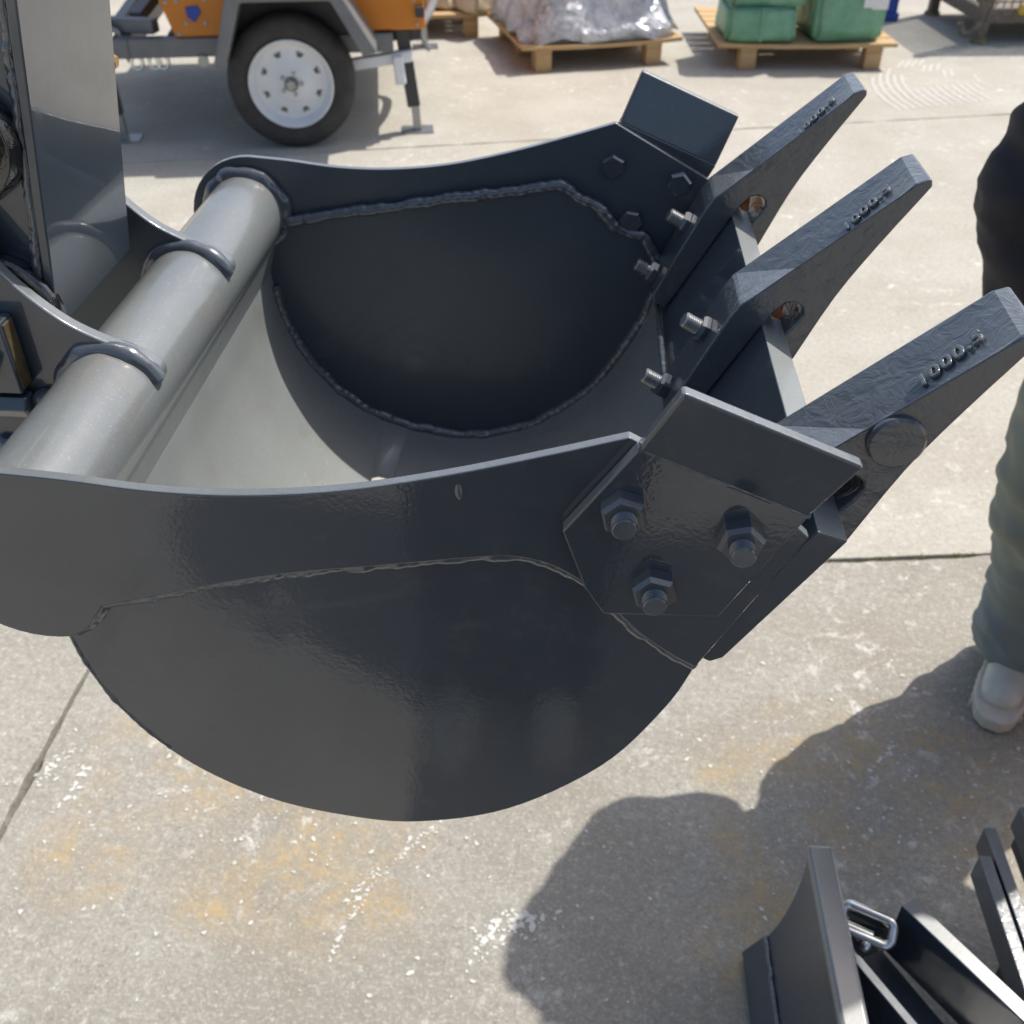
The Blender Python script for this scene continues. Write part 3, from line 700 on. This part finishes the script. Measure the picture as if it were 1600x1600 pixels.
# ------------------------------------------------------------------ pallets and loads
def pallet(loc, rz, wd, dp, label, legs, sag=.01, grp='wooden pallets on the yard floor'):
    p = thing('wooden_pallet', loc, label, 'pallet', grp, rz)
    n = 7
    for i in range(n):
        y0 = dp * i / n + .008; y1 = dp * (i + 1) / n - .008
        b = MB(); k = 8; vs = []
        for q in range(k + 1):
            x = wd * q / k; dz = -sag * math.sin(math.pi * q / k) + random.uniform(-.001, .001)
            vs += [(x, y0, .124 + dz), (x, y1, .124 + dz), (x, y1, .146 + dz), (x, y0, .146 + dz)]
        fs = [(0, 3, 2, 1), (4 * k, 4 * k + 1, 4 * k + 2, 4 * k + 3)]
        for q in range(k):
            for s_ in range(4): fs.append((4 * q + s_, 4 * q + (s_ + 1) % 4, 4 * q + 4 + (s_ + 1) % 4, 4 * q + 4 + s_))
        b.add(vs, fs); part('deck_board', b, M['wood'], p, .002, 1, world=False)
    for lx in legs:
        part('stringer', MB().box((lx, .02, .095), (lx + .095, dp - .02, .117)), M['wood'], p, .002, 1, world=False)
        for ly in (.02, dp / 2 - .05, dp - .12):
            part('block', MB().box((lx, ly, 0), (lx + .095, ly + .10, .0949)), M['wood'], p, .004, 1, world=False)
    return p
pallet((-.352, 6.17, 0), R(18), .97, .95, 'wooden pallet under the silver wrapped load', (.085, .755))
pallet((.762, 6.33, 0), R(4), 1.03, .98, 'wooden pallet under the green parcels', (.135, .86))
pallet((-1.35, 6.92, 0), R(8), .72, .9, 'wooden pallet half hidden behind the trailer jack', (.05, .58))

def lumpy(name, size, m, loc, rz, label, cat, amp, fr, taper=(1, 1), group=None, seed=0, parent=None, ry=0.):
    bm = bmesh.new(); bmesh.ops.create_cube(bm, size=1)
    bmesh.ops.bevel(bm, geom=bm.edges[:], offset=.06, segments=2, affect='EDGES')
    bmesh.ops.subdivide_edges(bm, edges=bm.edges[:], cuts=5, use_grid_fill=True)
    for v in bm.verts:
        p = v.co.copy(); t = p.z + .5
        s_ = 1 + (taper[0] - 1) * t; s2 = 1 + (taper[1] - 1) * t
        q = Vector((p.x * size[0] * s_, p.y * size[1] * s2, t * size[2]))
        n_ = noise.noise_vector(q * fr + Vector((seed, 0, 0))) * amp + noise.noise_vector(q * fr * 2.7 + Vector((seed, 5, 0))) * amp * .45
        if t < .03: n_.z = 0
        v.co = q + n_
        if v.co.z < 0: v.co.z = 0
    me = bpy.data.meshes.new(name); bm.to_mesh(me); bm.free(); me.materials.append(m); me.shade_smooth()
    o = put(name, me, parent, loc); o.rotation_euler = (0, ry, rz)
    return tag(o, label, cat, group)
lumpy('wrapped_bundle', (.97, .93, .36), M['film'], (-.352 + .485 * math.cos(R(18)) - .475 * math.sin(R(18)), 6.17 + .485 * math.sin(R(18)) + .475 * math.cos(R(18)), .140), R(18), 'bulging load wrapped in shiny silver film on a pallet', 'bundle', .05, 5.2, (.60, .75), seed=3)
GP = 'green parcels stacked on the pallet'
pa = lumpy('parcel', (.40, .42, .175), M['woven'], (.985, 6.58, .147), R(4), 'lower left green woven parcel resting on the pallet boards', 'parcel', .012, 7, (.96, .96), GP, 11)
pb = lumpy('parcel', (.42, .40, .20), M['woven'], (1.015, 6.60, .324), R(2), 'green woven parcel stacked on top of another parcel', 'parcel', .012, 7, (.98, .97), GP, 23)
pc = lumpy('parcel', (.40, .44, .36), M['woven'], (1.475, 6.64, .147), R(9), 'tall green parcel with two white labels on its front', 'parcel', .010, 7, (1.03, 1), GP, 31)
lab = MB().box((.035, -.262, .185), (.105, -.255, .275)); part('paper_label', lab, M['label'], pc, world=False)
l2 = part('paper_label', MB().box((.085, -.263, .175), (.175, -.257, .295)), M['label'], pc, world=False)
pr_ = MB()
for k in range(4): pr_.box((.11, -.2645, .232 + .012 * k), (.155, -.2635, .238 + .012 * k))
part('printed_lines', pr_, M['ink'], l2, world=False)
part('strap', MB().box((-.012, -.219, .003), (.006, -.216, .170)), M['woven'], pa, world=False)
lumpy('sack', (.42, .5, .16), M['sack'], (-1.05, 7.35, .147), R(8), 'cream sack lying on the pallet behind the trailer', 'sack', .04, 6, (.85, .85), seed=41)
lumpy('sack', (.18, .3, .14), M['sack'], (-.72, 7.12, .147), R(40), 'small cream sack slumped over the pallet edge behind the trailer', 'sack', .03, 8, (.7, .7), seed=51)

# blue stand behind the green parcels
BS = thing('blue_stand', (1.95, 7.9, 0), 'blue painted steel stand behind the green parcels', 'stand')
for x, y in ((.10, -.20), (.10, .25), (-.55, -.20), (-.55, .25)):
    part('leg', MB().box((x - .035, y - .035, 0), (x + .035, y + .035, .55)), M['blue'], BS, .004, world=False)
    part('foot', MB().box((x - .05, y - .05, .001), (x + .05, y + .05, .05)), M['blue'], BS, .006, world=False)
part('top_rail', MB().box((-.60, -.25, .20), (.15, .30, .26)), M['blue'], BS, .004, world=False)
# wire cage
WC = thing('wire_cage', (2.47, 7.10, 0), 'rusty brown wire mesh storage cage with yellow ball at top right', 'cage', rz=R(6))
for y in (0, .8):
    for x in (0, 1.0):
        part('leg', MB().box((x - .03, y - .03, .02), (x + .03, y + .03, .9)), M['oldsteel'], WC, .004, world=False)
        part('foot', MB().lathe([(0, .055), (.02, .05), (.03, .032), (.13, .030)], (x, y, 0), (0, 0, 1), 12), M['oldfoot'], WC, world=False)
part('base_frame', MB().box((0, -.035, .12), (1.0, .0, .20)).box((0, .8, .12), (1.0, .835, .20)).box((-.035, 0, .12), (0, .8, .20)).box((1, 0, .12), (1.035, .8, .20)), M['oldsteel'], WC, .004, world=False)
part('floor_plate', MB().box((0, 0, .17), (1, .8, .195)), M['oldsteel'], WC, world=False)
wr = MB()
for k in range(18): z = .235 + k * .038; wr.box((0, -.004, z - .004), (1, .004, z + .004)); wr.box((-.004, 0, z - .004), (.004, .8, z + .004))
for k in range(1, 20): wr.box((k * .05 - .003, -.010, .2), (k * .05 + .003, -.004, .9))
for k in range(1, 16): wr.box((-.010, k * .05 - .003, .2), (-.004, k * .05 + .003, .9))
part('wire_mesh', wr, M['oldsteel'], WC, world=False, kind='stuff')
ch = MB()
for k in range(9): ch.tube(rrect((.045, -.042, .26 + k * .042), (1, .4 * (-1) ** k, 0), (.18, 0, 1), .012, .027, .011, 3), .005, 6, True)
part('chain', ch, M['zinc'], WC, world=False)
part('yellow_tag', MB().ball((.20, -.055, .20), .032), M['yellow'], WC, world=False)
part('hook', MB().tube(smooth([(-.03, 0, .38), (-.09, -.02, .30), (-.03, -.03, .20), (-.06, -.05, .10), (-.14, -.06, .07), (-.17, -.06, .13)], 5), .022, 8), M['oldsteel'], WC, world=False)

# ------------------------------------------------------------------ people
def skinned(name, nodes, edges, m, parent, sub=2, root=0, wr=0., fr=9., stretch=None):
    me = bpy.data.meshes.new(name); off = base_of(parent)
    me.from_pydata([tuple(Vector(n[0]) - off) for n in nodes], edges, []); o = put(name, me, parent)
    s_ = o.modifiers.new('skin', 'SKIN'); s_.use_smooth_shade = True
    for i, n in enumerate(nodes):
        r = n[1]; d = me.skin_vertices[0].data[i]; d.radius = (r, r) if isinstance(r, (int, float)) else r; d.use_root = (i == root)
    u = o.modifiers.new('sub', 'SUBSURF'); u.levels = sub; u.render_levels = sub
    applied(o)
    if wr:
        for v in o.data.vertices:
            p = v.co + off; q = Vector((p.x, p.y, p.z * 1.9 + p.x * .9))
            v.co += v.normal * (noise.noise(q * fr) * wr + noise.noise(q * fr * 2.3) * wr * .5)
    o.data.materials.clear(); o.data.materials.append(m); o.data.shade_smooth(); return o

def person(root_loc, J, label, top, leg, hood):
    pr = thing('person', root_loc, label, 'person')
    V = {k: Vector(v) for k, v in J.items()}
    # body under the clothes, one mesh with hands, neck and head
    nodes = []; idx = {}; E = []
    def N(k, p, r): idx[k] = len(nodes); nodes.append((p, r)); return idx[k]
    def C(a, b): E.append((idx[a], idx[b]))
    N('pelvis', V['pelvis'], .12); N('belly', V['pelvis'].lerp(V['chest'], .5), .115); N('chest', V['chest'], .13); N('neck', V['neck'], .055)
    N('chin', V['neck'].lerp(V['head'], .5), .062); N('head', V['head'], .088); N('crown', V['crown'], .062)
    for a, b in (('pelvis', 'belly'), ('belly', 'chest'), ('chest', 'neck'), ('neck', 'chin'), ('chin', 'head'), ('head', 'crown')): C(a, b)
    for s_ in 'ab':
        N('sh' + s_, V['sh' + s_], .055); N('el' + s_, V['el' + s_], .042); N('wr' + s_, V['wr' + s_], .027); N('pa' + s_, V['wr' + s_] + (V['wr' + s_] - V['el' + s_]).normalized() * .07, .03)
        C('chest', 'sh' + s_); C('sh' + s_, 'el' + s_); C('el' + s_, 'wr' + s_); C('wr' + s_, 'pa' + s_)
        d = (V['wr' + s_] - V['el' + s_]).normalized(); sd_ = d.cross(Vector((0, 0, 1))).normalized()
        for f, (ln, sp_) in enumerate(((.055, -.024), (.065, -.008), (.060, .009), (.048, .025))):
            b0 = V['wr' + s_] + d * .085 + sd_ * sp_; N('f%d%s' % (f, s_), b0, .009); N('g%d%s' % (f, s_), b0 + d * ln + Vector((0, 0, -.012)), .0075); C('pa' + s_, 'f%d%s' % (f, s_)); C('f%d%s' % (f, s_), 'g%d%s' % (f, s_))
        N('th' + s_, V['wr' + s_] + d * .045 - sd_ * .045, .010); C('pa' + s_, 'th' + s_)
        N('hp' + s_, V['hp' + s_], .085); N('kn' + s_, V['kn' + s_], .058); N('an' + s_, V['an' + s_], .022); N('to' + s_, V['to' + s_], .020)
        C('pelvis', 'hp' + s_); C('hp' + s_, 'kn' + s_); C('kn' + s_, 'an' + s_); C('an' + s_, 'to' + s_)
    skinned('body', nodes, E, M['skin'], pr, 2)
    # face
    fw = V['face'].normalized(); sdv = fw.cross(Vector((0, 0, 1))).normalized(); hd = V['head']
    for s2 in (-1, 1):
        part('eye', MB().ball(hd + fw * .080 + sdv * .032 * s2 + Vector((0, 0, .012)), .012), M['ink'], pr)
        part('ear', MB().ball(hd + sdv * .092 * s2, .026, 12, 8, (.6, .6, 1.2)), M['skin'], pr)
    part('nose', MB().ball(hd + fw * .092 + Vector((0, 0, -.012)), .016, 12, 8, (1, 1, 1.5)), M['skin'], pr)
    part('mouth', MB().tube([hd + fw * .082 + sdv * x + Vector((0, 0, -.048)) for x in (-.022, 0, .022)], .005, 6), M['ink'], pr)
    hb = MB(); hb.ball(hd - fw * .022 + Vector((0, 0, .032)), .104, 20, 12, (1, 1, 1.0)); part('hair', hb, M['hair'], pr)
    # jacket
    nj = []; ej = []; ix = {}
    def NJ(k, p, r): ix[k] = len(nj); nj.append((p, r))
    NJ('hem', V['pelvis'] + Vector((0, 0, -.13)), (.20, .165)); NJ('waist', V['pelvis'] + Vector((0, 0, .13)), (.205, .165)); NJ('chest', V['chest'], (.215, .175)); NJ('col', V['neck'] + Vector((0, 0, .01)), .085)
    ej += [(0, 1), (1, 2), (2, 3)]
    for s_ in 'ab':
        NJ('s' + s_, V['sh' + s_], .105); NJ('m' + s_, V['sh' + s_].lerp(V['el' + s_], .55), .080); NJ('e' + s_, V['el' + s_], .088); NJ('w' + s_, V['wr' + s_], .060)
        ej += [(ix['chest'], ix['s' + s_]), (ix['s' + s_], ix['m' + s_]), (ix['m' + s_], ix['e' + s_]), (ix['e' + s_], ix['w' + s_])]
    skinned('jacket', nj, ej, top, pr, 3, 0, .020, 8)
    # trousers
    nt_ = []; et = []
    nt_.append((V['pelvis'] + Vector((0, 0, .05)), (.165, .13))); nt_.append((V['pelvis'] + Vector((0, 0, -.05)), (.165, .13))); et.append((0, 1))
    for s_ in 'ab':
        k = len(nt_); an = V['an' + s_]; kn = V['kn' + s_]
        nt_ += [(V['hp' + s_] + Vector((0, 0, -.04)), .135), (V['hp' + s_].lerp(kn, .55), .145), (kn, .110), (kn.lerp(an, .55), .084), (an + Vector((0, 0, -.09)), .098)]
        et += [(1, k), (k, k + 1), (k + 1, k + 2), (k + 2, k + 3), (k + 3, k + 4)]
    skinned('trousers', nt_, et, leg, pr, 4, 1, .016, 10)
    kn_ = {q: V['kn' + q] for q in 'ab'}
    for s_ in 'ab':
        an = V['an' + s_]; to = V['to' + s_]; d = Vector((to.x - an.x, to.y - an.y, 0)).normalized(); h = Vector((an.x, an.y, 0)) - d * .06
        kn = kn_[s_]
        hem = [Vector((an.x + .076 * math.cos(R(q)), an.y + .076 * math.sin(R(q)), .062 + .012 * math.sin(R(2 * q + 40)))) for q in range(0, 360, 15)]
        part('hem_fold', MB().tube(hem, .012, 8, True, .15), leg, pr, angle=60)
        sh_ = skinned('shoe', [(h + Vector((0, 0, .062)), (.040, .045)), (h + d * .09 + Vector((0, 0, .058)), (.042, .045)), (h + d * .17 + Vector((0, 0, .045)), (.046, .034)), (h + d * .235 + Vector((0, 0, .040)), (.040, .026))], [(0, 1), (1, 2), (2, 3)], M['shoe'], pr, 3)
        part('sock', MB().cyl((an.x, an.y, .07), (an.x + (kn_[s_].x - an.x) * .3, an.y, .24), .060, 20), M['charcoal'], sh_)
        so_ = []; nn = Vector((-d.y, d.x, 0))
        for t, wd_ in ((-.045, .028), (0, .040), (.06, .043), (.14, .050), (.20, .050), (.25, .036), (.268, .016)): so_.append((t, wd_))
        L_ = [h + d * t + nn * q for t, q in so_] + [h + d * t - nn * q for t, q in reversed(so_)]
        part('sole', MB().prism_xy([(p.x, p.y) for p in L_], .002, .034), M['sole'], sh_, .006, 3)
        lc = MB()
        for t in (.10, .125, .15): lc.tube([h + d * t + nn * q + Vector((0, 0, .098 - (t - .10) * .42 - abs(q) * .25)) for q in (-.026, 0, .026)], .004, 6)
        part('laces', lc, M['sole'], sh_)
        tcap = MB()
        for t, hh in ((.185, .064), (.165, .070)):
            tcap.tube(smooth([h + d * (t - abs(q) * .5) + nn * q + Vector((0, 0, hh - abs(q) ** 2 * 16)) for q in (-.040, -.02, 0, .02, .040)], 4), .0028, 6)
        part('toe_cap_seam', tcap, M['sole'], sh_)
        tread = MB()
        for q in range(12):
            for sd2 in (-1, 1):
                p0 = h + d * (-.03 + q * .022) + nn * sd2 * (.046 if q > 6 else .041)
                tread.box((p0.x - .004, p0.y - .004, .004), (p0.x + .004, p0.y + .004, .016))
        part('sole_grip', tread, M['sole'], sh_)
    return pr
person((.95, 1.53, 0), dict(pelvis=(1.0, 1.48, .90), chest=(.965, 1.42, 1.26), neck=(.98, 1.35, 1.44), head=(1.0, 1.28, 1.57), crown=(1.0, 1.27, 1.63), face=(-.3, -.9, -.5),
       sha=(.735, 1.50, 1.42), ela=(.672, 1.56, 1.02), wra=(.745, 1.50, .82), shb=(1.13, 1.36, 1.33), elb=(1.22, 1.42, 1.04), wrb=(1.12, 1.36, .90),
       hpa=(.875, 1.50, .86), kna=(.872, 1.53, .50), ana=(.955, 1.60, .115), toa=(.905, 1.50, .04), hpb=(1.06, 1.52, .84), knb=(1.09, 1.50, .48), anb=(1.14, 1.54, .115), tob=(1.14, 1.43, .04)),
       'person in navy jacket and faded jeans with white trainers beside the bucket teeth', M['navy'], M['denim'], True)
person((0, -.42, 0), dict(pelvis=(.0, -.42, .92), chest=(.0, -.42, 1.28), neck=(.0, -.40, 1.46), head=(.0, -.38, 1.60), crown=(.0, -.38, 1.66), face=(0, 1, -.3),
       sha=(-.20, -.42, 1.38), ela=(-.27, -.38, 1.10), wra=(-.24, -.30, .90), shb=(.22, -.42, 1.38), elb=(.42, -.38, 1.14), wrb=(.36, -.28, .94),
       hpa=(-.10, -.42, .86), kna=(-.18, -.40, .49), ana=(-.19, -.42, .115), toa=(-.20, -.31, .04), hpb=(.06, -.42, .86), knb=(-.01, -.40, .49), anb=(-.01, -.44, .115), tob=(-.01, -.33, .04)),
       'person in charcoal clothes standing behind the viewpoint, reflected in the bucket side', M['charcoal'], M['charcoal'], False)

# ------------------------------------------------------------------ unseen rest of the small excavator, right of the blade; canopy added for shade
EX = thing('mini_excavator', (1.45, .35, 0), 'slate grey mini excavator with added shade canopy standing unseen to the right of its blade', 'excavator')
for y0, y1 in ((-.12, .10), (.62, .84)):
    tp_ = [(.95 + .13 * math.cos(R(a)), .14 + .13 * math.sin(R(a))) for a in range(90, 271, 15)] + [(1.95 + .13 * math.cos(R(a)), .14 + .13 * math.sin(R(a))) for a in range(-90, 91, 15)]
    tk = part('rubber_track', MB().prism(tp_, y0, y1), M['rubber'], EX, .01)
    for k in range(22):
        part('grouser', MB().box((.93 + k * .047, y0 + .005, .268), (.955 + k * .047, y1 - .005, .282)), M['rubber'], tk)
part('undercarriage', MB().box((1.1, .10, .12), (1.8, .62, .30)), M['dark_grey'], EX, .01)
part('house', MB().prism([(.98, .36), (2.05, .36), (2.10, .60), (2.05, .95), (1.55, 1.0), (1.45, .62), (.98, .58)], -.10, .82), M['orange'], EX, .03, 3)
part('seat', MB().prism([(1.50, .62), (1.22, .66), (1.22, .72), (1.44, .74), (1.52, 1.10), (1.58, 1.10)], .15, .55), M['black'], EX, .02, 3)
for y in (-.06, .78):
    part('added_roof_post', MB().box((1.90, y - .025, .94), (1.95, y + .025, 2.08)).bar((1.925, y, 2.0), (1.2, y, 2.08), .05, .05), M['dark_grey'], EX, .008)
part('added_shade_roof', MB().box((.82, -.16, 2.08), (2.02, .86, 2.13)), M['dark_grey'], EX, .02, 3)  # added out of view, sized to shade ground mirrored in the bucket side
